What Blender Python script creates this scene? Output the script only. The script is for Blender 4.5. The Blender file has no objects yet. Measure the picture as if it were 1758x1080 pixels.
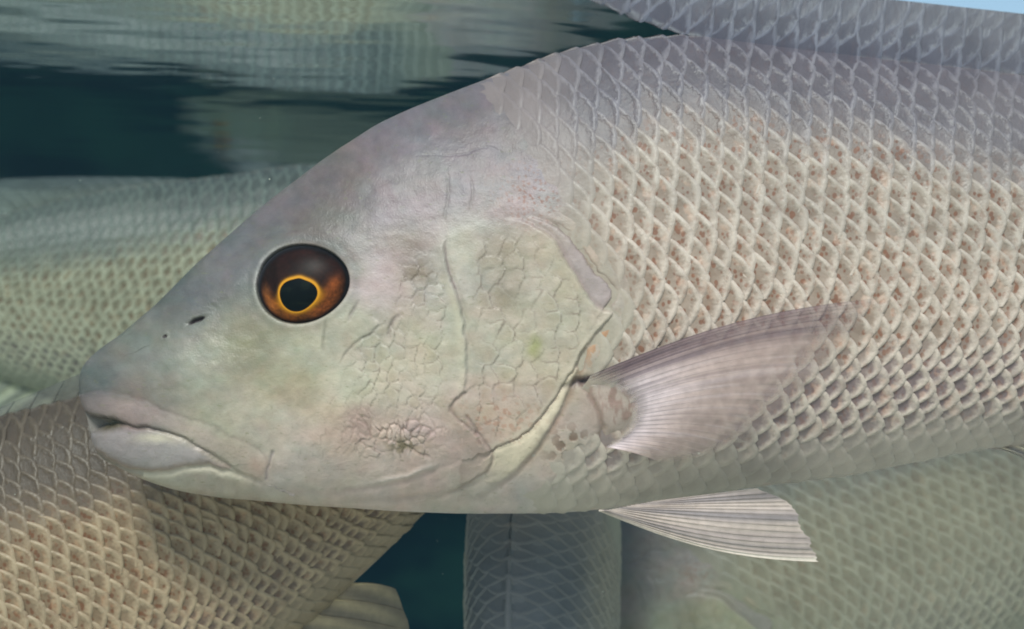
import bpy, math
import numpy as np

# ------------------------------------------------------------------ camera, light, exposure
sc = bpy.context.scene
sc.unit_settings.system = 'METRIC'
sc.unit_settings.scale_length = 0.02          # one unit is 2 cm: a snapper about 60 cm long
D = 30.0
cam_d = bpy.data.cameras.new('camera')
cam = bpy.data.objects.new('camera', cam_d)
sc.collection.objects.link(cam)
cam.location = (0, -D, 0)
cam.rotation_euler = (math.radians(90), 0, 0)
cam_d.sensor_width = 36
cam_d.lens = 36 * D / 17.58
cam_d.clip_end = 2000
cam_d.dof.use_dof = True
cam_d.dof.focus_distance = D - 1.3
cam_d.dof.aperture_fstop = 0.3
sc.camera = cam
sc.cycles.filter_width = 1.9

SUN_EL, SUN_AZ = 46, 196                      # azimuth measured clockwise from +Y
w = bpy.data.worlds.new('World'); sc.world = w; w.use_nodes = True
nt = w.node_tree
sky = nt.nodes.new('ShaderNodeTexSky'); sky.sky_type = 'NISHITA'; sky.sun_disc = False
sky.sun_elevation = math.radians(SUN_EL); sky.sun_rotation = math.radians(SUN_AZ)
nt.links.new(sky.outputs[0], nt.nodes['Background'].inputs[0])
nt.nodes['Background'].inputs[1].default_value = 0.085
sl = bpy.data.lights.new('sun', 'SUN'); sl.energy = 2.4; sl.angle = math.radians(14); sl.color = (1.0, .95, .87)
so = bpy.data.objects.new('sun', sl); sc.collection.objects.link(so)
from mathutils import Vector
_e, _a = math.radians(SUN_EL), math.radians(SUN_AZ)
sdir = Vector((math.sin(_a) * math.cos(_e), math.cos(_a) * math.cos(_e), math.sin(_e)))
so.rotation_euler = (-sdir).to_track_quat('-Z', 'Y').to_euler()
so.location = sdir * 60
sc.view_settings.view_transform = 'Standard'
sc.view_settings.look = 'None'
sc.view_settings.gamma = 1
sc.view_settings.exposure = 0.6

# ------------------------------------------------------------------ maths helpers
rng = np.random.RandomState(7)
_TAB = rng.rand(256, 256)

def vnoise(x, y, seed=0):
    x = x + seed * 17.31; y = y + seed * 7.77
    xi = np.floor(x).astype(int); yi = np.floor(y).astype(int)
    fx = x - xi; fy = y - yi
    fx = fx * fx * (3 - 2 * fx); fy = fy * fy * (3 - 2 * fy)
    a = _TAB[xi & 255, yi & 255]; b = _TAB[(xi + 1) & 255, yi & 255]
    c = _TAB[xi & 255, (yi + 1) & 255]; d = _TAB[(xi + 1) & 255, (yi + 1) & 255]
    return (a * (1 - fx) + b * fx) * (1 - fy) + (c * (1 - fx) + d * fx) * fy

def fbm(x, y, seed=0, o=4):
    r = 0; a = .5; s = 0
    for k in range(o):
        r = r + a * vnoise(x * 2 ** k, y * 2 ** k, seed + k * 3); s += a; a *= .55
    return r / s

def voronoi(x, y, seed=0, jit=.85, offs=False):
    xi = np.floor(x).astype(int); yi = np.floor(y).astype(int)
    f1 = np.full(x.shape, 9.); f2 = f1.copy(); idr = np.zeros(x.shape); ox = np.zeros(x.shape)
    for dx in (-1, 0, 1):
        for dy in (-1, 0, 1):
            a = xi + dx; b = yi + dy
            jx = _TAB[(a + seed * 31) & 255, b & 255]; jy = _TAB[(b + seed * 57) & 255, (a + 91) & 255]
            sx = x - (a + .5 + jit * (jx - .5)); d = np.hypot(sx, b + .5 + jit * (jy - .5) - y)
            m = d < f1
            f2 = np.where(m, f1, np.minimum(f2, d)); idr = np.where(m, jx, idr); ox = np.where(m, sx, ox); f1 = np.where(m, d, f1)
    return (f1, f2, idr, ox) if offs else (f1, f2, idr)

def ss(a, b, x):
    t = np.clip((x - a) / (b - a), 0, 1)
    return t * t * (3 - 2 * t)

def pchip(xs, ys):
    xs = np.array(xs, float); ys = np.array(ys, float)
    h = np.diff(xs); dl = np.diff(ys) / h
    m = np.zeros(len(xs)); m[0] = dl[0]; m[-1] = dl[-1]
    for i in range(1, len(xs) - 1):
        if dl[i - 1] * dl[i] > 0:
            w1 = 2 * h[i] + h[i - 1]; w2 = h[i] + 2 * h[i - 1]
            m[i] = (w1 + w2) / (w1 / dl[i - 1] + w2 / dl[i])
    def f(x):
        x = np.clip(x, xs[0], xs[-1])
        i = np.clip(np.searchsorted(xs, x, side='right') - 1, 0, len(xs) - 2)
        t = (x - xs[i]) / h[i]
        return ((2 * t ** 3 - 3 * t ** 2 + 1) * ys[i] + (t ** 3 - 2 * t ** 2 + t) * h[i] * m[i]
                + (-2 * t ** 3 + 3 * t ** 2) * ys[i + 1] + (t ** 3 - t ** 2) * h[i] * m[i + 1])
    return f

def smooth_line(pts, n=6):
    p = np.array(pts, float); q = [p[0]]
    for i in range(len(p) - 1):
        a = p[max(i - 1, 0)]; b = p[i]; c = p[i + 1]; d = p[min(i + 2, len(p) - 1)]
        for k in range(1, n + 1):
            t = k / n
            q.append(.5 * (2 * b + (c - a) * t + (2 * a - 5 * b + 4 * c - d) * t * t + (3 * b - a - 3 * c + d) * t ** 3))
    return np.array(q)

def line_dist(px, py, pts, reach=60):
    """distance, signed side (+ right of travel direction on the picture) and position 0..1 along a smoothed line"""
    q = smooth_line(pts)
    lo = q.min(0) - reach; hi = q.max(0) + reach
    D_ = np.full(px.shape, 999.); S_ = np.full(px.shape, 999.); U_ = np.zeros(px.shape)
    m = (px > lo[0]) & (px < hi[0]) & (py > lo[1]) & (py < hi[1])
    x = px[m]; y = py[m]; bd = np.full(x.shape, 999.); bs = bd.copy(); bu = np.zeros(x.shape)
    n = len(q) - 1
    for i in range(n):
        a = q[i]; v = q[i + 1] - a; L = v @ v + 1e-9
        t = np.clip(((x - a[0]) * v[0] + (y - a[1]) * v[1]) / L, 0, 1)
        dx = x - a[0] - t * v[0]; dy = y - a[1] - t * v[1]
        d = np.hypot(dx, dy); k = d < bd
        sg = np.where(v[0] * dy - v[1] * dx > 0, 1., -1.)
        bd = np.where(k, d, bd); bs = np.where(k, d * sg, bs); bu = np.where(k, (i + t) / n, bu)
    D_[m] = bd; S_[m] = bs; U_[m] = bu
    return D_, S_, U_

def s2l(c):
    c = np.clip(np.asarray(c, float) / 255, 0, 1)
    return np.where(c <= .04045, c / 12.92, ((c + .055) / 1.055) ** 2.4)

# ------------------------------------------------------------------ the body's form, laid out on its side view
Ttop = pchip([135, 136.5, 140, 148, 167, 207, 237, 267, 296, 333, 370, 407, 437, 455, 496, 548, 600, 654, 728, 802, 876, 950, 1024, 1080, 1172, 1260, 1340, 1400, 1510, 1658, 1758, 1900, 2050, 2200, 2400, 2600, 2750, 2850],
             [665, 646, 634, 621, 603, 574, 549, 523, 494, 457, 424, 391, 365, 350, 318, 278, 243, 210, 177, 148, 121, 94, 76, 67, 62, 66, 76, 86, 100, 117, 130, 157, 192, 235, 300, 345, 365, 352])
Tbot = pchip([135, 136.5, 141, 148, 157, 163, 170, 200, 249, 311, 378, 444, 533, 600, 691, 839, 950, 1024, 1158, 1232, 1343, 1454, 1528, 1602, 1676, 1758, 1900, 2050, 2200, 2400, 2600, 2750, 2850],
             [665, 680, 693, 715, 752, 770, 783, 801, 824, 843, 854, 860, 868, 872, 878, 882, 881, 876, 857, 846, 831, 817, 803, 788, 774, 764, 735, 695, 640, 560, 510, 495, 505])
Wid = pchip([135, 137, 145, 165, 200, 300, 450, 600, 800, 1000, 1300, 1600, 1758, 2200, 2600, 2850],
            [0, 9, 22, 42, 66, 100, 126, 142, 158, 168, 166, 150, 138, 84, 38, 14])

def unproj(px, py, y):
    k = (D + y) / D
    return np.stack([(px - 879) / 100 * k, y + 0 * px, (540 - py) / 100 * k], -1)

def depth(px, py):
    a = Ttop(px); b = Tbot(px)
    t = np.clip((py - (a + b) / 2) / np.maximum((b - a) / 2, .5), -1, 1)
    f = np.where(t < 0, (1 - np.abs(t) ** 2.3) ** .68, (1 - np.abs(t) ** 2.6) ** .56)
    return -Wid(px) / 100 * f

def surf(px, py):
    return unproj(px, py, depth(px, py))

def surf_n(px, py):
    e = 1.5
    def cl(q): return np.clip(q, Ttop(px) + 2, Tbot(px) - 2)
    p0 = cl(py)
    a = surf(px + e, p0) - surf(px - e, p0); b = surf(px, np.minimum(p0 + e, Tbot(px))) - surf(px, np.maximum(p0 - e, Ttop(px)))
    n = np.cross(a, b)                       # x right, z down -> faces the viewer (-y)
    n /= np.linalg.norm(n, axis=-1, keepdims=True) + 1e-12
    n[n[..., 1] > 0] *= -1
    return n

ROOT = np.array([(900 - 879) / 100, 0, .4])   # the fish's own origin

# ------------------------------------------------------------------ mesh helpers
def mesh_from(name, V, F, N=None, cols=None, attrs=None, alpha=None):
    me = bpy.data.meshes.new(name)
    V = np.ascontiguousarray(V, np.float32); F = np.ascontiguousarray(F, np.int32)
    k = F.shape[1]
    me.vertices.add(len(V)); me.vertices.foreach_set('co', V.ravel())
    me.loops.add(F.size); me.loops.foreach_set('vertex_index', F.ravel())
    me.polygons.add(len(F)); me.polygons.foreach_set('loop_start', np.arange(0, F.size, k, dtype=np.int32))
    me.polygons.foreach_set('use_smooth', np.ones(len(F), bool))
    me.update(calc_edges=True)
    if cols is not None:
        at = me.attributes.new('tone', 'FLOAT_COLOR', 'POINT')
        c = np.ones((len(V), 4), np.float32); c[:, :3] = cols
        if alpha is not None: c[:, 3] = alpha
        at.data.foreach_set('color', c.ravel())
    for nm, a in (attrs or {}).items():
        a = np.asarray(a, np.float32)
        if a.ndim == 1:
            at = me.attributes.new(nm, 'FLOAT', 'POINT'); at.data.foreach_set('value', a)
        elif a.shape[1] == 3:
            at = me.attributes.new(nm, 'FLOAT_VECTOR', 'POINT'); at.data.foreach_set('vector', a.ravel())
        else:
            at = me.attributes.new(nm, 'FLOAT_COLOR', 'POINT'); at.data.foreach_set('color', a.ravel())
    if N is not None:
        me.normals_split_custom_set_from_vertices(np.asarray(N, np.float32))
    return me

def link(name, me, parent=None, mat=None, loc=None, **props):
    o = bpy.data.objects.new(name, me); sc.collection.objects.link(o)
    if mat is not None and me is not None and len(me.materials) == 0: me.materials.append(mat)
    if parent is not None: o.parent = parent
    if loc is not None: o.location = loc
    for k, v in props.items(): o[k] = v
    return o

def grid_faces(nu, nv, wrap_v=False, off=0):
    i, j = np.meshgrid(np.arange(nu - 1), np.arange(nv if wrap_v else nv - 1), indexing='ij')
    i = i.ravel(); j = j.ravel(); j2 = (j + 1) % nv
    return np.stack([i * nv + j, i * nv + j2, (i + 1) * nv + j2, (i + 1) * nv + j], -1) + off

# ------------------------------------------------------------------ materials
class NT:
    def __init__(s, name):
        s.m = bpy.data.materials.new(name); s.m.use_nodes = True
        s.t = s.m.node_tree; s.b = s.t.nodes['Principled BSDF']; s.out = s.t.nodes['Material Output']
    def n(s, kind, **kw):
        o = s.t.nodes.new('ShaderNode' + kind)
        for k, v in kw.items(): setattr(o, k, v)
        return o
    def put(s, sock, v):
        if hasattr(v, 'is_linked') or isinstance(v, bpy.types.NodeSocket): s.t.links.new(v, sock)
        else: sock.default_value = v
    def attr(s, name, out='Fac'):
        return s.n('Attribute', attribute_name=name).outputs[out]
    def math(s, op, a, b=0., clamp=False):
        o = s.n('Math', operation=op, use_clamp=clamp); s.put(o.inputs[0], a); s.put(o.inputs[1], b); return o.outputs[0]
    def mix(s, f, a, b, mode='MIX'):
        o = s.n('Mix', data_type='RGBA', blend_type=mode)
        s.put(o.inputs[0], f)
        for k, v in ((6, a), (7, b)):
            s.put(o.inputs[k], v if isinstance(v, bpy.types.NodeSocket) else (*s2l(v), 1))
        return o.outputs[2]
    def mr(s, v, a, b, c=0., d=1., smooth=True):
        o = s.n('MapRange', interpolation_type='SMOOTHSTEP' if smooth else 'LINEAR')
        for k, q in enumerate((v, a, b, c, d)): s.put(o.inputs[k], q)
        return o.outputs[0]
    def noise(s, vec, scale, detail=3, rough=.55, stretch=None):
        if stretch is not None:
            mp = s.n('Mapping'); mp.inputs['Scale'].default_value = stretch; s.put(mp.inputs[0], vec); vec = mp.outputs[0]
        o = s.n('TexNoise'); s.put(o.inputs['Vector'], vec); o.inputs['Scale'].default_value = scale
        o.inputs['Detail'].default_value = detail; o.inputs['Roughness'].default_value = rough
        return o.outputs[0]
    def vor(s, vec, scale, stretch=None, rnd=1.):
        if stretch is not None:
            mp = s.n('Mapping'); mp.inputs['Scale'].default_value = stretch; s.put(mp.inputs[0], vec); vec = mp.outputs[0]
        o = s.n('TexVoronoi'); s.put(o.inputs['Vector'], vec); o.inputs['Scale'].default_value = scale
        o.inputs['Randomness'].default_value = rnd
        return o
    def bump(s, h, strength, dist):
        o = s.n('Bump'); o.inputs['Strength'].default_value = strength; o.inputs['Distance'].default_value = dist
        s.put(o.inputs['Height'], h); s.put(s.b.inputs['Normal'], o.outputs[0]); return o
    def sep(s, c):
        o = s.n('SeparateColor'); s.put(o.inputs[0], c); return o.outputs

def mat_skin():
    g = NT('fish_skin'); col = g.attr('tone', 'Color'); fp = g.attr('fpos', 'Vector')
    n1 = g.noise(fp, 5, 5, .6); n2 = g.noise(fp, 40, 2, .6)
    f = g.mr(n1, .3, .7, .93, 1.07)
    mul = g.n('Mix', data_type='RGBA', blend_type='MULTIPLY'); mul.inputs[0].default_value = 1
    g.put(mul.inputs[6], col)
    cc = g.n('CombineColor'); [g.put(cc.inputs[k], f) for k in range(3)]; g.put(mul.inputs[7], cc.outputs[0])
    st = g.noise(fp, 7, 3, .6, (1., 1., 3.6)); st = g.mr(st, .61, .70, 0., .5)
    c = g.mix(st, mul.outputs[2], (112, 118, 84))
    g.put(g.b.inputs['Base Color'], g.mix(1., c, g.n('ObjectInfo').outputs['Color'], 'MULTIPLY'))
    g.b.inputs['Roughness'].default_value = .38; g.b.inputs['Specular IOR Level'].default_value = .42
    n3 = g.vor(fp, 24).outputs['Distance']
    h = g.math('ADD', g.math('MULTIPLY', n1, .8), g.math('MULTIPLY', n2, .35)); h = g.math('ADD', h, g.math('MULTIPLY', n3, .16))
    g.bump(h, .32, .05)
    return g.m

def mat_scale():
    g = NT('fish_scale'); fp = g.attr('fpos', 'Vector'); edge = g.attr('edge'); z = g.attr('zone', 'Color')
    top, amp, rnd = g.sep(z)[:3]
    amp = g.math('MULTIPLY', amp, g.n('ObjectInfo').outputs['Alpha'])
    belly = g.attr('zone', 'Alpha')
    # dark flecks in the middle of each scale
    wob = g.noise(fp, 7, 2)
    v = g.vor(fp, 9.6, (1.15, 1, .9))
    lim = g.mr(g.noise(fp, 4.5, 1), .35, .65, .30, .52, False)
    spot = g.math('LESS_THAN', v.outputs['Distance'], lim)
    spot = g.mr(g.math('SUBTRACT', lim, v.outputs['Distance']), -.03, .09)
    spot = g.math('MULTIPLY', spot, g.mr(top, .35, .75, 1., .08))
    rw = g.mr(top, .1, .9, 11.5, 6.5, False)
    rw = g.math('ADD', rw, g.mr(wob, .3, .7, -4., 4., False))
    rim = g.math('SUBTRACT', 1., g.mr(g.math('DIVIDE', edge, rw), .35, 1.45))
    rim = g.math('MULTIPLY', rim, g.mr(g.noise(fp, 3.7, 3, .6), .32, .6, .55, 1.))
    inner = g.mix(top, (154, 142, 131), (103, 102, 112))
    inner = g.mix(g.mr(g.noise(fp, 2.4, 3), .4, .62, 0., .6), inner, g.mix(top, (130, 114, 100), (92, 91, 101)))
    inner = g.mix(belly, inner, (158, 146, 138))
    inner = g.mix(rnd, inner, (122, 110, 112)); spot = g.math('MULTIPLY', spot, g.mr(rnd, 0., 1., 1., .35))
    spotc = g.mix(g.noise(fp, 6, 1), (140, 92, 66), (102, 74, 62))
    inner = g.mix(g.math('MULTIPLY', spot, .8), inner, spotc)
    # warm glints painted in at the foot of some rims
    glint = g.math('MULTIPLY', g.mr(g.math('DIVIDE', edge, rw), 1.7, 1.05), g.mr(g.noise(fp, 2.6, 2), .52, .66, 0., .4))
    inner = g.mix(g.math('MULTIPLY', glint, g.math('SUBTRACT', 1., top)), inner, (222, 186, 164))
    rimc = g.mix(top, (198, 190, 180), (144, 146, 157))
    rimc = g.mix(g.mr(g.noise(fp, 3.1, 3), .40, .64, 0., .6), rimc, g.mix(top, (182, 173, 163), (126, 127, 138)))
    rimc = g.mix(belly, rimc, (186, 177, 168))
    c = g.mix(rim, inner, rimc)
    flat = g.attr('tone', 'Color')
    c = g.mix(amp, flat, c)
    f = g.mr(g.noise(fp, 1.7, 2), .3, .7, .93, 1.06)
    cc = g.n('CombineColor'); [g.put(cc.inputs[k], f) for k in range(3)]
    c = g.mix(1., c, cc.outputs[0], 'MULTIPLY')
    oc_ = g.n('ObjectInfo').outputs['Color']; c = g.mix(g.math('MULTIPLY', top, .85), c, g.mix(1., c, oc_, 'MULTIPLY'))  # second tint along the back paints in the front fish's shadow on its neighbour
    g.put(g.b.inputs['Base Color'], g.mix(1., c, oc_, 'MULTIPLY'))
    g.b.inputs['Roughness'].default_value = .4; g.b.inputs['Specular IOR Level'].default_value = .32
    h = g.math('ADD', g.math('MULTIPLY', rim, g.math('MULTIPLY', amp, 1.0)), g.math('MULTIPLY', g.noise(fp, 12, 4, .6), .5))
    g.bump(h, .6, .035)
    return g.m

def mat_fin(name, alpha=True):
    g = NT(name); col = g.attr('tone', 'Color'); fp = g.attr('fpos', 'Vector')
    f = g.mr(g.noise(fp, 6, 4), .3, .7, .9, 1.1)
    cc = g.n('CombineColor'); [g.put(cc.inputs[k], f) for k in range(3)]
    g.put(g.b.inputs['Base Color'], g.mix(1., g.mix(1., col, cc.outputs[0], 'MULTIPLY'), g.n('ObjectInfo').outputs['Color'], 'MULTIPLY'))
    g.b.inputs['Roughness'].default_value = .5; g.b.inputs['Specular IOR Level'].default_value = .3
    if alpha: g.put(g.b.inputs['Alpha'], g.attr('tone', 'Alpha'))
    return g.m

def mat_eye(name, rough=.4, coat=.0):
    g = NT(name); g.put(g.b.inputs['Base Color'], g.attr('tone', 'Color'))
    g.b.inputs['Roughness'].default_value = rough; g.b.inputs['Coat Weight'].default_value = coat
    g.b.inputs['Coat Roughness'].default_value = .25; g.b.inputs['Specular IOR Level'].default_value = .08
    return g.m

M_skin = mat_skin(); M_scale = mat_scale(); M_fin = mat_fin('fin_membrane'); M_ray = mat_fin('fin_bone')
M_eye = mat_eye('eye_gloss')

# ------------------------------------------------------------------ setting: surface, deep water, unseen bounce bed
def z_surf(x):
    return 5.28 - .11 * np.logaddexp(0, (x + 1.3) * 1.6) / 1.6 + .03 * np.logaddexp(0, -(x + 5))

xs = np.concatenate([np.arange(-46, 30, .16)]); ys = np.concatenate([np.arange(-5.15, 12, .12), np.arange(12, 70, .3)])
X, Y = np.meshgrid(xs, ys, indexing='ij')
amp = ss(-5.2, 0, Y) * .8 + .2
Zr = (fbm(X / 3.2 + Y * .05, Y / 2.3, 3, 3) - .5) * .052 + (fbm(X / 1.6, Y / .8, 8, 2) - .5) * .0012
near = np.exp(-((Y) / 3.) ** 2) * ss(1, 4, X)
Z = z_surf(X) - .06 * ss(2.2, 5, X) + Zr * (1 - .75 * near) * amp
me = mesh_from('water_surface', np.stack([X, Y, Z], -1).reshape(-1, 3), grid_faces(len(xs), len(ys)))
g = NT('water_surface')
lw = g.n('LayerWeight'); lw.inputs[0].default_value = .5
gl = g.n('BsdfGlossy'); gl.inputs['Roughness'].default_value = .06; gl.inputs['Color'].default_value = (.80, .88, .93, 1)
tr = g.n('BsdfTransparent'); tr.inputs[0].default_value = (.92, .97, 1, 1)
mx = g.n('MixShader'); g.put(mx.inputs[0], g.mr(lw.outputs['Facing'], .3, .42)); g.t.links.new(tr.outputs[0], mx.inputs[1]); g.t.links.new(gl.outputs[0], mx.inputs[2])
g.t.links.new(mx.outputs[0], g.out.inputs['Surface'])
link('water_surface', me, mat=g.m, kind='structure')

# deep water: a curved dark backdrop far behind, below the surface
th = np.linspace(math.radians(-80), math.radians(80), 120); zz = np.linspace(-26, 5.0, 40)
TH, ZZ = np.meshgrid(th, zz, indexing='ij')
V = np.stack([np.sin(TH) * 72, 4 + np.cos(TH) * 68, ZZ], -1).reshape(-1, 3)
me = mesh_from('deep_water', V, grid_faces(len(th), len(zz)))
g = NT('deep_water'); tc = g.n('TexCoord').outputs['Object']
n = g.noise(tc, .09, 4, .6, (1, 1, 2.2))
c = g.mix(g.mr(n, .38, .68), (1, 10, 24), (18, 40, 38))
g.put(g.b.inputs['Base Color'], c); g.b.inputs['Roughness'].default_value = 1; g.b.inputs['Specular IOR Level'].default_value = 0
link('deep_water', me, mat=g.m, kind='structure')

xs = np.linspace(-90, 90, 181); ys = np.linspace(-80, 75, 156)
X, Y = np.meshgrid(xs, ys, indexing='ij'); Z = -23.5 + fbm(X / 9, Y / 9, 5) * 1.6
me = mesh_from('bounce_bed', np.stack([X, Y, Z], -1).reshape(-1, 3), grid_faces(len(xs), len(ys)))  # unseen pale floor, added to bounce light up onto the bellies
g = NT('bounce_bed'); tc = g.n('TexCoord').outputs['Object']
g.put(g.b.inputs['Base Color'], g.mix(g.noise(tc, .6, 6), (206, 201, 186), (224, 219, 204))); g.b.inputs['Roughness'].default_value = .9
g.bump(g.noise(tc, 2, 5), .5, .3)
link('bounce_bed', me, mat=g.m, kind='structure')

# where the scaled flank begins behind the head
bound = pchip([60, 100, 150, 200, 250, 300, 340, 380, 420, 450, 500, 540, 560, 600, 640, 700, 760, 800, 850, 900], [960, 880, 838, 862, 915, 950, 962, 990, 1012, 1035, 1066, 1074, 1056, 1030, 1040, 1085, 1010, 965, 930, 930])

# ------------------------------------------------------------------ the fish body
EYE = (518.5, 487.); ER = (78.5, 67.5)
def eye_r(px, py):
    dx = (px - EYE[0]) / ER[0]; dy = (py - EYE[1]) / ER[1]
    a = np.arctan2(dy, dx); r = np.hypot(dx, dy)
    k = 1 + .035 * np.cos(2 * (a + .75)) + .02 * np.cos(3 * a + .4)
    return r / k, a

L_preop = [(764, 420), (766, 440), (772, 470), (786, 510), (797, 560), (801, 620), (797, 675)]
L_lobe = [(797, 675), (780, 690), (774, 703), (786, 721), (809, 737), (832, 757), (846, 776), (843, 797), (822, 818), (785, 842), (735, 858)]
L_operc = [(858, 372), (891, 374), (916, 387), (948, 408), (969, 441), (988, 472), (1006, 500), (1022, 524), (1056, 539), (1036, 561), (1002, 602), (984, 635), (966, 663), (946, 697), (918, 731), (884, 755), (854, 768)]
L_flap = [(900, 372), (935, 380), (972, 402), (998, 436), (1020, 468), (1042, 488), (1050, 508), (1040, 526)]
L_band = [(1002, 604), (990, 640), (974, 682), (952, 722), (926, 762), (896, 798), (862, 828), (820, 852), (770, 870)]
L_lipt = [(147, 676), (168, 672), (190, 673), (220, 678), (253, 688), (282, 704), (320, 718), (353, 728), (402, 752), (436, 768), (455, 786), (456, 806), (440, 822)]
L_mouth = [(150, 716), (172, 722), (205, 729), (240, 735), (270, 738), (300, 747), (333, 763), (366, 783), (397, 803), (430, 822), (452, 830)]
L_lipb = [(160, 778), (185, 792), (210, 803), (240, 810), (280, 811), (320, 803), (353, 801), (388, 809), (420, 819), (446, 828)]
L_jaw = [(468, 776), (462, 797), (457, 822)]
L_nos = [(262, 590), (300, 572), (335, 550), (375, 528), (410, 500), (441, 470)]

RB = np.array([
 (170, 640, 96, 106, 106), (300, 500, 104, 110, 110), (420, 420, 114, 117, 120), (520, 330, 120, 118, 122), (650, 260, 128, 124, 127),
 (780, 210, 134, 129, 131), (560, 375, 112, 110, 107), (700, 350, 148, 142, 145), (860, 230, 136, 131, 132), (870, 320, 160, 149, 147),
 (240, 615, 134, 140, 127), (350, 640, 150, 155, 140), (440, 600, 136, 138, 120), (500, 620, 150, 156, 141), (600, 660, 166, 172, 157),
 (640, 480, 162, 157, 154), (700, 420, 146, 138, 130), (790, 430, 166, 166, 153), (860, 460, 152, 149, 136), (930, 500, 166, 167, 152),
 (750, 600, 170, 173, 157), (880, 600, 166, 168, 152), (850, 700, 172, 162, 150), (600, 740, 176, 163, 152), (720, 770, 176, 162, 155),
 (500, 790, 178, 170, 160), (650, 840, 176, 169, 161), (800, 860, 172, 167, 157), (950, 850, 172, 168, 158), (400, 735, 162, 160, 146),
 (330, 830, 158, 157, 149), (210, 690, 132, 124, 122), (230, 600, 118, 124, 118), (690, 300, 140, 135, 138), (600, 560, 160, 163, 150),
 (1100, 100, 118, 118, 124), (1500, 160, 112, 112, 120), (1100, 400, 158, 150, 140), (1500, 400, 154, 148, 140), (1400, 700, 160, 154, 148),
 (1500, 790, 172, 166, 158), (1100, 830, 172, 166, 156), (1900, 250, 116, 116, 124), (1900, 500, 152, 146, 140), (2100, 660, 166, 160, 152), (2500, 420, 140, 136, 134)], float)

def base_tone(px, py):
    num = np.zeros(px.shape + (3,)); den = np.zeros(px.shape)
    for r in RB:
        k = 1 / ((px - r[0]) ** 2 + (py - r[1]) ** 2 + 34 ** 2) ** 2
        num += k[..., None] * r[2:]; den += k
    return num / den[..., None]

def blend(C, f, col):
    f = np.clip(f, 0, 1)[..., None]
    return C * (1 - f) + np.array(col, float) * f

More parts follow.
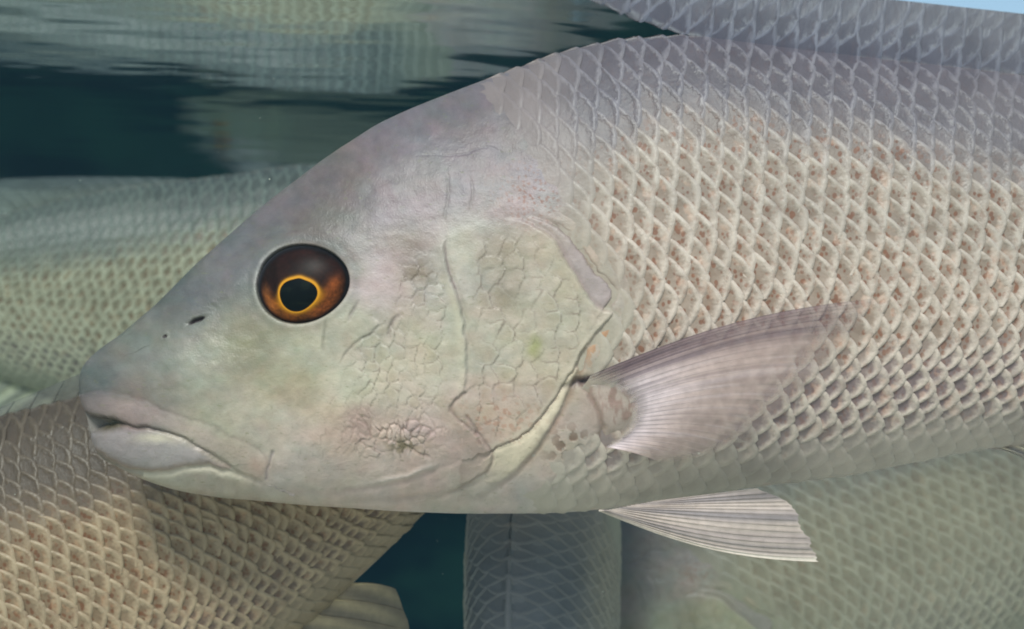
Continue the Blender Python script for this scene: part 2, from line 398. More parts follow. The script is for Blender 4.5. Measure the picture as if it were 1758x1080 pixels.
def relief_and_tone(px, py):
    H = np.zeros(px.shape); C = base_tone(px, py)
    H -= 2.6 * ss(-5, 40, px - bound(py)) * (1 - ss(40, 15, py - Ttop(px)) * 0)
    head = 1 - ss(1060, 1130, px)
    # broad mottling
    C = C + np.array([3., -1, -2]) + (ss(540, 640, px) * (1 - ss(1050, 1120, px)))[..., None] * np.array([0., 0, 3])
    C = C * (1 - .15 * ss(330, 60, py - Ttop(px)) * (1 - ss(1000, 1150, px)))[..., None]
    pxe, pye = px, py
    px = px + (fbm(px / 16, py / 16, 81, 3) - .5) * 7 * head; py = py + (fbm(px / 16, py / 16, 82, 3) - .5) * 7 * head
    m = fbm(px / 70, py / 55, 2, 4) - .5; C = C * (1 + .16 * m)[..., None]
    m2 = fbm(px / 160, py / 120, 6, 3) - .5
    C = C + m2[..., None] * np.array([13., 1., -12.])
    C = C + ((fbm(px / 14, py / 14, 9, 3) - .5) * 16)[..., None]
    C = C + (fbm(px / 30, py / 24, 97, 3) - .5)[..., None] * np.array([11., -2., -3.]) + (fbm(px / 45, py / 30, 98, 3) - .5)[..., None] * np.array([-5., 1., -8.])
    H += (fbm(px / 90, py / 70, 4, 3) - .5) * 5 * head + (fbm(px / 22, py / 18, 5, 3) - .5) * 1.6 * head
    # snout: bone ridge above nostrils, hollow in front of the eye
    H -= 4.5 * np.exp(-(((px - 400) / 60) ** 2 + ((py - 560) / 45) ** 2))
    H += 5 * np.exp(-(((px - 330) / 90) ** 2 + ((py - 640) / 40) ** 2))
    d, s, u = line_dist(px, py, L_nos)
    H -= 1.7 * np.exp(-(d / 12) ** 2) * np.sin(np.pi * np.clip(u, .05, 1)) ; C = blend(C, .08 * np.exp(-(d / 5) ** 2), (104, 108, 96))
    H += 3.0 * (s < 0) * ss(0, 22, d) * np.exp(-d / 30)
    for cx, cy, a, b, rot, dp in ((335, 549, 14, 4.4, -.42, 7), (283, 577, 4.6, 3.0, -.9, 3)):
        ca, sa = math.cos(rot), math.sin(rot); ex = ((px - cx) * ca + (py - cy) * sa) / a; ey = (-(px - cx) * sa + (py - cy) * ca) / b
        r = np.hypot(ex, ey); H -= dp * (1 - ss(.6, 1.15, r)); H += .8 * np.exp(-((r - 1.6) / .4) ** 2)
        C = blend(C, 1 - ss(.75, 1.15, r), (52, 42, 46)); 
    # lips and jaw
    d, s, u = line_dist(px, py, L_lipt)
    dm, sm, um = line_dist(px, py, L_mouth)
    db, sb, ub = line_dist(px, py, L_lipb)
    inlip = (s > 0) & (sm < 0) & (d < 90) & (dm < 90)
    lipw = np.minimum(d, dm)
    H += np.where(inlip, 3.2 * (1 - np.exp(-(d / 24) ** 1.6)) * (1 - np.exp(-(dm / 8) ** 1.3)) * (1 - .6 * ss(.5, .95, u)), 0)
    C = np.where(inlip[..., None], blend(C, .42 * ss(0, 16, lipw) * (1 - .6 * ss(.5, .9, u)), (168, 153, 149)), C)
    C = np.where(inlip[..., None], blend(C, .55 * (1 - ss(150, 215, px)), (98, 92, 94)), C)
    H -= .8 * np.exp(-(d / 4.5) ** 2) * ss(0, .1, u + .08) * (1 - .8 * ss(.75, .95, u)); C = blend(C, .14 * np.exp(-(d / 2.6) ** 2), (98, 84, 84))
    lowl = (sm > 0) & (sb < 0) & (dm < 80) & (db < 80)
    lw_ = np.minimum(dm, db)
    H += np.where(lowl, 3.6 * (1 - np.exp(-(lw_ / 15) ** 1.4)), 0)
    C = np.where(lowl[..., None], blend(C, .6 * ss(0, 14, lw_), (152, 149, 156)), C)
    C = blend(C, .75 * np.exp(-(((px - 268) / 38) ** 2 + ((py - 752) / 9) ** 2)), (196, 192, 172))
    H -= 4.6 * np.exp(-(dm / 3.6) ** 2) * (1 - ss(.6, 1, um)); C = blend(C, .5 * (1 - .7 * um) * np.exp(-(dm / 3.4) ** 2) * (1 - .6 * um), (72, 62, 56))
    k = np.exp(-(((px - 175) / 26) ** 2 + ((py - 731) / 11) ** 2)); H -= 12 * k; C = blend(C, k, (66, 62, 46))
    H -= 2.6 * np.exp(-(db / 4.5) ** 2); C = blend(C, .55 * np.exp(-((sb + 7) / 6) ** 2) * (ub < .8), (132, 116, 108))
    C = blend(C, .7 * np.exp(-((sb - 5) / 5) ** 2) * (ub > .35) * (1 - ss(.85, .97, ub)), (204, 200, 184))
    d, s, u = line_dist(px, py, L_jaw); H -= 1.6 * np.exp(-(d / 2.5) ** 2); C = blend(C, .5 * np.exp(-(d / 2.4) ** 2), (120, 112, 118))
    C = blend(C, .5 * np.exp(-(((px - 440) / 16) ** 2 + ((py - 800) / 14) ** 2)), (178, 148, 138))
    # chin shadow groove and throat folds
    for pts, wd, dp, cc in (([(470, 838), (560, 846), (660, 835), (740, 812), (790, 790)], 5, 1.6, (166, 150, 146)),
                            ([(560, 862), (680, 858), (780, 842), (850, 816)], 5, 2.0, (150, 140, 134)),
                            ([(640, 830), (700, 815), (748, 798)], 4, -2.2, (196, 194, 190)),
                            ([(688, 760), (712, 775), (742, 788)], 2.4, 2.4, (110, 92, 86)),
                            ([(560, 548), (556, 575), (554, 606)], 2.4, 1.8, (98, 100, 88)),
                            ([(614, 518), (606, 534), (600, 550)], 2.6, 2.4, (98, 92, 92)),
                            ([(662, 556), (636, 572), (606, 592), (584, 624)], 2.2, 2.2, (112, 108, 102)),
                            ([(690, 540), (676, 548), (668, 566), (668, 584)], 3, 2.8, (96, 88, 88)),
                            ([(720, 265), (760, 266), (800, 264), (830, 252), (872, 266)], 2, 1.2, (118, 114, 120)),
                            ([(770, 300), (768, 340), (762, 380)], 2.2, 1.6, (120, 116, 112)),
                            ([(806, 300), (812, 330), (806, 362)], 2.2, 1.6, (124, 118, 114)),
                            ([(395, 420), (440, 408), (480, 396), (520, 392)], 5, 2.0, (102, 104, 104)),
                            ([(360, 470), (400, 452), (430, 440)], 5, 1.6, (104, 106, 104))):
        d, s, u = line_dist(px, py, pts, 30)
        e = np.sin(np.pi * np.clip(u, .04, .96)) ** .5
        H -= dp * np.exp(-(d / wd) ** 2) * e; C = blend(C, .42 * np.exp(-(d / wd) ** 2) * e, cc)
    # preopercle: raised rim with the groove behind it
    d, s, u = line_dist(px, py, L_preop)
    e = np.sin(np.pi * np.clip(u * .95 + .03, 0, 1)) ** .4
    H += e * np.where(s > 0, 4. * np.exp(-(s / 11) ** 2) * ss(0, 4, s), 0) - 2.2 * e * np.exp(-((s + 3.5) / 3.5) ** 2)
    C = blend(C, .55 * e * np.exp(-((s - 9) / 7) ** 2) * ss(.3, .5, u), (194, 192, 172))
    C = blend(C, .6 * e * np.exp(-((s + 1) / 2.2) ** 2) * (.3 + .7 * (u < .45)), (112, 98, 98))
    # opercle plate and its soft rear flap
    df, sf, uf = line_dist(px, py, L_flap)
    d, s, u = line_dist(px, py, L_operc)
    H += np.where((sf > 0) & (df < 60), 2.0 * np.exp(-df / 30), 0) * ss(0, .1, uf)
    H -= 3.0 * np.exp(-((sf + 2.5) / 4.6) ** 2) * ss(.02, .2, uf); C = blend(C, .65 * np.exp(-((sf + 3) / 5) ** 2) * ss(.1, .3, uf), (88, 74, 68))
    C = blend(C, .75 * ss(3, -4, s) * ss(-4, 5, sf) * (u < .55) * (d < 70) * ss(.05, .3, u), (154, 144, 148))
    H += np.where(s > 0, 4.6 * np.exp(-d / 60) * ss(0, 5, d), 0) * ss(0, .12, u)
    H -= 1.5 * np.exp(-((s + 3) / 4) ** 2) * ss(0, .15, u); C = blend(C, .3 * np.exp(-((s + 1.5) / 2.4) ** 2) * ss(0, .15, u), (120, 102, 100))
    C = blend(C, .55 * np.exp(-((s - 7) / 5) ** 2) * ss(.25, .5, u), (188, 184, 168))
    C = blend(C, .5 * np.exp(-(((px - 1030) / 20) ** 2 + ((py - 540) / 16) ** 2)), (186, 174, 160))
    # gill membrane band below the opercle
    db2, sb2, ub2 = line_dist(px, py, L_band)
    band = (sb2 > 0) & (s < 0) & (db2 < 50) & (py > 630); bfade = 1 - ss(.6, .9, ub2)
    bw = np.minimum(db2, 40)
    H += np.where(band, 3.6 * (1 - np.exp(-bw / 6)) * bfade, 0); C = np.where(band[..., None], blend(C, .85 * ss(0, 6, bw) * bfade, (214, 206, 184)), C)
    H -= 2.6 * np.exp(-((sb2 + 3) / 5) ** 2) * (1 - ss(.7, 1, ub2)); C = blend(C, .6 * np.exp(-((sb2 + 4) / 5) ** 2) * (1 - ub2), (118, 98, 84))
    # subopercle lobe
    d, s, u = line_dist(px, py, L_lobe)
    H -= 1.7 * np.exp(-(d / 3.4) ** 2) * (1 - ss(.8, 1, u)); H += np.where(s < 0, 0, 2.6 * np.exp(-d / 22) * ss(0, 4, d))
    C = blend(C, .4 * np.exp(-(d / 2.6) ** 2) * (1 - ss(.8, 1, u)), (112, 96, 92))
    C = blend(C, .5 * (s > 0) * np.exp(-((d - 20) / 22) ** 2) * ss(.2, .5, u) * (px > 790), (146, 130, 122))
    d, s, u = line_dist(px, py, [(802, 716), (815, 736), (824, 760)], 20); H -= 2.4 * np.exp(-(d / 3) ** 2); C = blend(C, .4 * np.exp(-(d / 2.5) ** 2), (120, 100, 100))
    # cheek and opercle scales sunk in skin
    wx = px + (fbm(px / 40, py / 40, 11, 2) - .5) * 26; wy = py + (fbm(px / 40, py / 40, 12, 2) - .5) * 26
    cheek = ss(560, 660, px + (py - 600) * .45) * (1 - ss(758, 774, px + np.maximum(py - 690, 0) * .35)) * ss(395, 450, py) * (1 - ss(775, 800, py + (px < 650) * 0))
    cheek *= 1 - .75 * (1 - ss(520, 580, py)) * (1 - ss(670, 700, px))
    oper = ss(806, 826, px) * (s * 0 + 1) * ss(390, 430, py)
    do, so_, uo = line_dist(px, py, L_operc, 400)
    oper = oper * ((so_ > 5) & (do < 390)) * ss(4, 22, do) * (1 - ss(735, 760, py))
    for mask, cs, seed, hh in ((cheek, 23., 3, 1.9), (oper, 33., 5, 1.4)):
        f1, f2, idr, ox = voronoi(wx / cs, wy / (cs * .95), seed, .72, True)
        e = f2 - f1
        # each cell a low dome that stands proud toward the rear
        gate = mask * (.35 + .65 * ss(.35, .6, fbm(px / 60, py / 60, seed + 20, 2)))
        H += hh * .38 * gate * (ss(0, .30, e) - .8) + gate * (idr - .5) * .7 + gate * ox * 1.6
        C = blend(C, .5 * gate * (1 - ss(.02, .11, e)) * ss(-.3, .1, ox), (118, 106, 96)); C = blend(C, .25 * gate * ss(.08, .12, e) * (1 - ss(.12, .3, e)) * ss(-.1, .2, ox), (206, 202, 186))
        C = blend(C, .30 * gate * (idr > .6) * ss(.1, .5, e), (196, 184, 172)); C = blend(C, .22 * gate * (idr < .3) * ss(.1, .5, e), (150, 138, 112))
    # wrinkled patch behind the jaw
    k = np.exp(-(((px - 680) / 78) ** 2 + ((py - 738) / 38) ** 2)) * ss(.38, .6, fbm(px / 34, py / 30, 99, 2))
    f1, f2, idr = voronoi(wx / 13, wy / 17, 9, .9); e = f2 - f1
    H += k * 3.0 * (ss(0, .4, e) - .5); C = blend(C, k * .6 * (1 - ss(0, .2, e)), (98, 80, 74)); C = blend(C, .3 * k * (idr > .6), (214, 198, 184))
    k2 = np.exp(-(((px - 690) / 24) ** 2 + ((py - 765) / 13) ** 2)) * ss(.45, .6, fbm(px / 9, py / 16, 31, 2)); C = blend(C, .7 * k2, (84, 78, 52))
    # dark smudges of the cheek
    for cx, cy, a, b, al, cc in ((720, 470, 26, 18, .4, (112, 100, 84)), (705, 420, 40, 22, .35, (124, 112, 104)), (618, 728, 26, 34, .35, (150, 128, 122)),
                                 (855, 440, 38, 50, .3, (134, 128, 112)), (870, 510, 30, 26, .3, (130, 122, 104)), (918, 596, 12, 18, .45, (132, 140, 84)),
                                 (548, 378, 34, 26, .35, (100, 98, 94)), (420, 585, 60, 34, .25, (126, 128, 98)), (650, 505, 34, 26, .3, (184, 172, 178))):
        nn = fbm(px / 24, py / 24, int(cx), 3)
        C = blend(C, 1.5 * al * np.exp(-(((px - cx) / a) ** 2 + ((py - cy) / b) ** 2)) * (.5 + nn), cc)
    # rust dots on the nape and the lower opercle
    f1, f2, idr = voronoi(px / 9.5, py / 9.5, 12, .9)
    k = np.exp(-(((px - 912) / 46) ** 2 + ((py - 335) / 42) ** 2)) ** .7
    C = blend(C, .7 * k * (f1 < .13 + .16 * idr), (134, 92, 78))
    f1, f2, idr = voronoi(px / 15, py / 12, 14, .9)
    k = np.exp(-(((px - 860) / 60) ** 2 + ((py - 715) / 36) ** 2)); C = blend(C, .55 * k * (f1 < .34 * idr + .1), (160, 122, 104))
    # shoulder behind the opercle point and in front of the pectoral fin: flecks
    f1, f2, idr = voronoi(px / 13, py / 22, 15, .9)
    k = np.exp(-(((px - 1045) / 46) ** 2 + ((py - 590) / 38) ** 2)) * (so_ < -4); C = blend(C, .75 * k * (f1 < .42), (170, 118, 80))
    f1, f2, idr = voronoi(px / 20, py / 22, 16, .9)
    k = np.exp(-(((px - 985) / 42) ** 2 + ((py - 770) / 34) ** 2)); C = blend(C, .8 * k * (f1 < .38), (104, 82, 70)); H += k * (f1 < .4) * -1.5
    # fleshy base of the pectoral fin
    r = np.hypot((px - 1040) / 62, (py - 706) / 50)
    H += 6 * np.exp(-(r / .72) ** 2); C = blend(C, .8 * (1 - ss(.4, 1.2, r)), (168, 154, 146))
    fl = fbm(px / 7, py / 20, 33, 3); C = blend(C, .6 * (1 - ss(.7, 1.05, r)) * ss(.5, .66, fl) * ss(1000, 1060, px + (700 - py) * .5), (132, 106, 98))
    d, s, u = line_dist(px, py, [(996, 652), (1020, 690), (1034, 730), (1032, 762)], 30); C = blend(C, .5 * np.exp(-(d / 6) ** 2), (120, 100, 90)); H -= 3.5 * np.exp(-(d / 5) ** 2)
    k = np.exp(-(((px - 1010) / 34) ** 2 + ((py - 655 + (px - 1010) * .22) / 7) ** 2)); H -= 10 * k; C = blend(C, .85 * k, (60, 48, 54))
    # orbit
    r, a = eye_r(pxe, pye)
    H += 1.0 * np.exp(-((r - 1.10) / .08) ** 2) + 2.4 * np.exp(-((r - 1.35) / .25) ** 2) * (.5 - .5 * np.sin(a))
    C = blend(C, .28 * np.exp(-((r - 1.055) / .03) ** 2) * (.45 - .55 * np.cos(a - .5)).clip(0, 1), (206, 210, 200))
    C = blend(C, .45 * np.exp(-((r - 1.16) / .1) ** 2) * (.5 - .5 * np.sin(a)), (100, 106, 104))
    H -= 34 * (1 - ss(.93, 1.02, r)); C = blend(C, 1 - ss(.97, 1.03, r), (30, 24, 22))
    return H, C

cols_x = np.concatenate([135 + 35 * np.linspace(0, 1, 42) ** 1.8, np.arange(172, 1112, 2.15), np.arange(1113, 1770, 5.), np.arange(1775, 2850, 13), [2850.]])
NV, NB = 400, 50
th = np.linspace(0, np.pi, NV + 1); tf = .45 * -np.cos(th) + .55 * np.linspace(-1, 1, NV + 1)
PX = np.repeat(cols_x[:, None], NV + 1, 1); A = Ttop(PX); B = Tbot(PX); PY = (A + B) / 2 + tf[None] * (B - A) / 2
P0 = surf(PX, PY)
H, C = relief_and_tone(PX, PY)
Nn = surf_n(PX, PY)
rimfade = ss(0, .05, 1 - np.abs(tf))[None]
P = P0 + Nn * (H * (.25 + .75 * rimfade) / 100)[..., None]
# the notch between the lips
P[..., 0] += .30 * np.exp(-((PY - 727) / 11) ** 2) * np.exp(-np.maximum(PX - 150, 0) / 26)
# back half
tb = -np.cos(np.linspace(0, np.pi, NB + 2))[1:-1][::-1]
PXb = np.repeat(cols_x[:, None], NB, 1); Ab = Ttop(PXb); Bb = Tbot(PXb); PYb = (Ab + Bb) / 2 + tb[None] * (Bb - Ab) / 2
yb = -depth(PXb, PYb); Pb = unproj(PXb, PYb, -yb); Pb[..., 1] = yb
ALL = np.concatenate([P, Pb], 1); nu, nv = ALL.shape[:2]
Cb = base_tone(PXb, PYb); CC = s2l(np.concatenate([C, Cb], 1))
fp = np.stack([np.concatenate([PX, PXb], 1) / 100, np.concatenate([PX * 0, PXb * 0 + 5], 1), np.concatenate([PY, PYb], 1) / 100], -1)
du = np.gradient(ALL, axis=0); dv = (np.roll(ALL, -1, 1) - np.roll(ALL, 1, 1))
NN = np.cross(du, dv); NN /= np.linalg.norm(NN, axis=-1, keepdims=True) + 1e-12
NN[0] = (-1, 0, 0); NN[-1] = (1, 0, 0)
F = grid_faces(nu, nv, True)
if NN[nu // 4, NV // 2, 1] > 0: NN = -NN
_f = F[(nu // 4) * nv + NV // 2]; _v = ALL.reshape(-1, 3)[_f]
if np.cross(_v[1] - _v[0], _v[2] - _v[0])[1] > 0: F = F[:, ::-1]
ALLr = (ALL - ROOT).reshape(-1, 3)
# split: body, lips share vertices' normals so the seams stay in the creases
fu = PX[:-1, :-1] + 1; fv = PY[:-1, :-1] + 1
_, s1, _ = line_dist(fu, fv, L_lipt); _, s2, _ = line_dist(fu, fv, L_mouth); d3, s3, _ = line_dist(fu, fv, L_lipb)
d1 = np.abs(s1); d2 = np.abs(s2)
up = (s1 > 0) & (s2 < 0) & (d1 < 90) & (d2 < 90) & (fu < 458)
lo = (s2 > 0) & (s3 < 0) & (d3 < 80) & (d2 < 80) & (fu < 446)
do, s5, u5 = line_dist(fu, fv, L_operc, 400); dp_, s6, _ = line_dist(fu, fv, L_preop, 400); dl_, s7, u7 = line_dist(fu, fv, L_lobe[:8], 300)
tag = np.zeros((nu - 1, nv), int)
tag[:, :NV][up] = 1; tag[:, :NV][lo] = 2
tag = tag.ravel()
def sub_mesh(name, k):
    f = F[tag == k]; idx, inv = np.unique(f, return_inverse=True)
    return mesh_from(name, ALLr[idx], inv.reshape(-1, 4), N=NN.reshape(-1, 3)[idx], cols=CC.reshape(-1, 3)[idx], attrs={'fpos': fp.reshape(-1, 3)[idx]})
ME = {n: sub_mesh(n, k) for k, n in enumerate(('body', 'upper_lip', 'lower_lip'))}
for m in ME.values(): m.materials.append(M_skin)

# ------------------------------------------------------------------ eye
def eye_meshes():
    c = np.array([EYE[0]]); d = np.array([EYE[1]])
    n = surf_n(c, d)[0]; n = n * .5 + np.array([0, -1, 0]) * .5; n /= np.linalg.norm(n)
    y0 = depth(c, d)[0]; out = {}
    PUP = (513.5, 507.)
    def build(name, r0, r1, nr, center=False, lift=0.):
        na = 120; a = np.linspace(0, 2 * np.pi, na, endpoint=False); r = np.linspace(r0, r1, nr)
        R, Aa = np.meshgrid(r, a, indexing='ij')
        # outline of the whole eye and of the pupil, blended by R (0 = pupil rim, 1 = eye rim)
        k = 1 + .035 * np.cos(2 * (Aa + .75)) + .02 * np.cos(3 * Aa + .4)
        ex = EYE[0] + ER[0] * 1.03 * k * np.cos(Aa); ey = EYE[1] + ER[1] * 1.03 * k * np.sin(Aa)
        kp = 1 + .05 * np.cos(3 * Aa + .9) + .07 * np.exp(-((Aa - 1.56 * np.pi + .1) / .25) ** 2) + .03 * np.cos(2 * Aa + 1.2)
        qx = PUP[0] + 32.5 * kp * np.cos(Aa); qy = PUP[1] + 27.5 * kp * np.sin(Aa)
        if center: x = PUP[0] + (qx - PUP[0]) * R; y = PUP[1] + (qy - PUP[1]) * R
        else: x = qx + (ex - qx) * R; y = qy + (ey - qy) * R
        rr = np.hypot((x - EYE[0]) / ER[0], (y - EYE[1]) / ER[1])
        h = 30 * np.sqrt(np.clip(1.15 - rr ** 2, 0, 2)) - 20 + lift
        p = unproj(x, y, y0 + 0 * x) + n * (h / 100)[..., None]
        # keep the rim of the globe following the tilt of the head
        p[..., 1] += (depth(x, y) - y0) * .8
        return x, y, R, Aa, p, nr, na
    def colour_iris(x, y, R, Aa):
        nz = fbm(np.cos(Aa) * 3 + 9, np.sin(Aa) * 3 + R * 2 + 9, 41, 3) - .5
        low = ss(-.35, .45, np.sin(Aa) + .15 * np.cos(Aa))           # picture-down half
        C = np.zeros(x.shape + (3,)) + np.array((34., 19, 16))
        C = blend(C, low * ss(.95, .5, R) * .9, (112, 62, 22)); C = blend(C, (np.cos(Aa) > .2) * ss(.2, .7, np.cos(Aa)) * np.exp(-((R - .5) / .25) ** 2) * ss(-.6, -.1, np.sin(Aa)) * .9, (122, 64, 30))
        C = blend(C, ss(-.3, -.9, np.cos(Aa)) * np.exp(-((R - .58) / .2) ** 2) * ss(-.3, .1, np.sin(Aa)) * .7, (120, 72, 38))
        C = C * (1 + nz * .9 + .5 * (fbm(x / 3, y / 3, 46, 2) - .5))[..., None]
        C = blend(C, np.exp(-(R / (.10 + .12 * low)) ** 2), (178, 124, 26)); C = blend(C, np.exp(-((R - .04) / .042) ** 2), (206, 142, 40))
        C = blend(C, ss(.78, .95, R), (26, 22, 24))
        return C
    x, y, R, Aa, p, nr, na = build('iris', 0, .84, 44); C = colour_iris(x, y, R, Aa)
    out['iris'] = mesh_from('iris', (p - ROOT).reshape(-1, 3), grid_faces(nr, na, True), cols=s2l(C).reshape(-1, 3))
    x, y, R, Aa, p, nr, na = build('eyeball', .84, 1.0, 12); C = blend(colour_iris(x, y, R, Aa), ss(.84, .9, R), (30, 27, 30)); C = blend(C, ss(.9, 1, R) * .6 * (Aa > 2.5), (70, 74, 84))
    out['eyeball'] = mesh_from('eyeball', (p - ROOT).reshape(-1, 3), grid_faces(nr, na, True), cols=s2l(C).reshape(-1, 3))
    x, y, R, Aa, p, nr, na = build('pupil', 0.001, 1, 14, True, -1.0); C = np.zeros(x.shape + (3,)) + np.array((5., 9, 12)); C = blend(C, .5 * ss(.5, .7, fbm(x / 18, y / 5, 44, 3)), (26, 34, 22))
    out['pupil'] = mesh_from('pupil', (p - ROOT).reshape(-1, 3), grid_faces(nr, na, True), cols=s2l(C).reshape(-1, 3))
    for m in out.values(): m.materials.append(M_eye)
    return out
ME.update(eye_meshes())

# ------------------------------------------------------------------ scales
NROW = 20.6
def pitch(x): return np.interp(x, [780, 950, 1120, 1450, 1758, 2200, 2790], [30, 34, 37.5, 36, 32, 28, 20])
skew = pchip([0, .1, .42, .60, .72, .84, 1], [12, 17, 15, 4, -8, -16, -17])      # lean of the scale rows, px per row
S_all = []; x_start = 800.; f = .006
row_w = pchip([0, .15, .55, .7, .85, 1], [.86, 1, .98, .84, .66, .6])      # rows narrow toward the belly
while f < .985:
    rw_ = float(row_w(np.array([f]))[0])
    x_start += (float(skew(np.array([f]))[0])) * rw_ - 18.5
    while x_start < 760: x_start += 37
    x = x_start
    while x < 2790:
        hs = float(pitch(x)); a = float(Ttop(np.array([x]))[0]); b = float(Tbot(np.array([x]))[0])
        cx = x + rng.normal() * 1.8; cy = a + (b - a) * f + rng.normal() * 1.8
        if cx >= bound(np.array([cy]))[0] - 4: S_all.append((cx, cy, f, rw_ * (b - a) / NROW, hs))
        x += hs
    f += rw_ / NROW
S_all = np.array(S_all); NS = len(S_all); print('SCALES', NS)
lat = pchip([850, 1000, 1120, 1250, 1400, 1758, 2200, 2850], [300, 292, 236, 240, 258, 322, 390, 430])
FR = np.array([0, .66, .83, .92, 1.0]); BB = np.linspace(-1, 1, 7)
def scale_geo():
    cx, cy, f, vs, hs = S_all.T
    topn = 1 - ss(-14, 18, cy - lat(cx))
    bellyn = ss(.88, .97, f)
    amp = np.clip(ss(-20, 70 + 150 * ss(400, 250, cy), cx - bound(cy)) * .9 + .1, 0, 1) * (1 - .85 * ss(.86, .94, f)) * (1 - .4 * ss(1500, 1758, cx) * topn)
    amp = amp * (.75 + .25 * ss(880, 1050, cx))
    rnd = rng.rand(NS); sz = 1 + rng.normal(size=NS) * .06
    sk = skew(f) * vs / 38.6 + rng.normal(size=NS) * 1.2
    N1 = lambda q: q[:, None, None]
    bb = BB[None, None, :]; T1 = 1.07 * sz
    a1 = .50 * hs * sz; ae = -.10 * hs
    am = N1(a1) - N1(a1 - ae) * (.55 * np.abs(bb) ** 1.15 + .45 * bb ** 2)
    aa = am - N1(1.55 * hs) * (1 - FR[None, :, None])
    edge = (am - aa) * .78
    bs = bb * N1(T1)
    tilt = rng.normal(size=NS) * .06
    px = N1(cx) + aa + bs * N1(sk); py = N1(cy) + aa * N1(-.14 * sk / 16 + tilt) + bs * N1(vs)
    py = np.clip(py, Ttop(px) + .02, Tbot(px) - .02)
    rh = ((2.8 - 1.2 * topn) * (1 - .55 * ss(.62, .8, f)) * (1 + rng.normal(size=NS) * .25))[:, None] * amp[:, None]
    hprof = np.stack([np.full(NS, -2.), 1.0 + 0 * amp, 1.8 + .35 * rh[:, 0], 2.6 + rh[:, 0], 1.0 + .25 * rh[:, 0]], 1)
    h = hprof[:, :, None] - (3.8 * np.abs(BB[None, None, :]) ** 4) * FR[None, :, None] + rng.normal(size=(NS, 1, 1)) * .25
    P = surf(px, py) + surf_n(px, py) * (h / 100)[..., None] - ROOT
    fpv = np.stack([px / 100, rnd[:, None, None] * .0 + 0 * px, py / 100], -1)
    topv = 1 - ss(-92, 46, .55 * N1(cy) + .45 * py - lat(px) + 14 * (vnoise(px / 30, py / 30, 61) - .5) * 2)
    zone = np.stack([topv] + [np.broadcast_to(q[:, None, None], px.shape) for q in (amp, ss(.64, .80, f), bellyn)], -1)
    global ST
    ST = s2l(base_tone(px, py) * (1 + .12 * (fbm(px / 60, py / 60, 2, 3) - .5))[..., None]).reshape(NS, -1, 3)
    return P.reshape(NS, -1, 3), edge.reshape(NS, -1), fpv.reshape(NS, -1, 3), zone.reshape(NS, -1, 4)
SP, SE, SF, SZ = scale_geo()
SFACE = grid_faces(len(FR), len(BB)); NVS = SP.shape[1]
# make faces look outward
_t = SP[NS // 2]; _f = SFACE[10]; _n = np.cross(_t[_f[1]] - _t[_f[0]], _t[_f[2]] - _t[_f[0]])
if _n[1] > 0: SFACE = SFACE[:, ::-1]
_scale_cache = {}
def one_scale(k):
    if k not in _scale_cache:
        c = SP[k].mean(0)
        m = mesh_from('scale', SP[k] - c, SFACE, cols=ST[k], attrs={'edge': SE[k], 'fpos': SF[k], 'zone': SZ[k]}); m.materials.append(M_scale)
        _scale_cache[k] = (m, c)
    return _scale_cache[k]
def add_scales(root, cx, cy, ax=1., ay=1.):
    d = ((S_all[:, 0] - cx) / ax) ** 2 + ((S_all[:, 1] - cy) / ay) ** 2
    order = np.argsort(d)
    for k in order[:300]:
        m, c = one_scale(int(k)); link('scale', m, root, loc=c)
    r = order[300:]
    F_ = (SFACE[None] + (np.arange(len(r)) * NVS)[:, None, None]).reshape(-1, 4)
    m = mesh_from('scales', SP[r].reshape(-1, 3), F_, cols=ST[r].reshape(-1, 3), attrs={'edge': SE[r].ravel(), 'fpos': SF[r].reshape(-1, 3), 'zone': SZ[r].reshape(-1, 4)})
    m.materials.append(M_scale)
    link('small_scales', m, root, kind='stuff')
def add_back_scales(root):
    P_ = (SP + ROOT) * np.array([1, -1, 1]) - ROOT
    F_ = (SFACE[:, ::-1][None] + (np.arange(NS) * NVS)[:, None, None]).reshape(-1, 4)
    m = mesh_from('scales', P_.reshape(-1, 3), F_, cols=ST.reshape(-1, 3), attrs={'edge': SE.ravel(), 'fpos': SF.reshape(-1, 3), 'zone': SZ.reshape(-1, 4)})
    m.materials.append(M_scale); link('small_scales', m, root, kind='stuff')

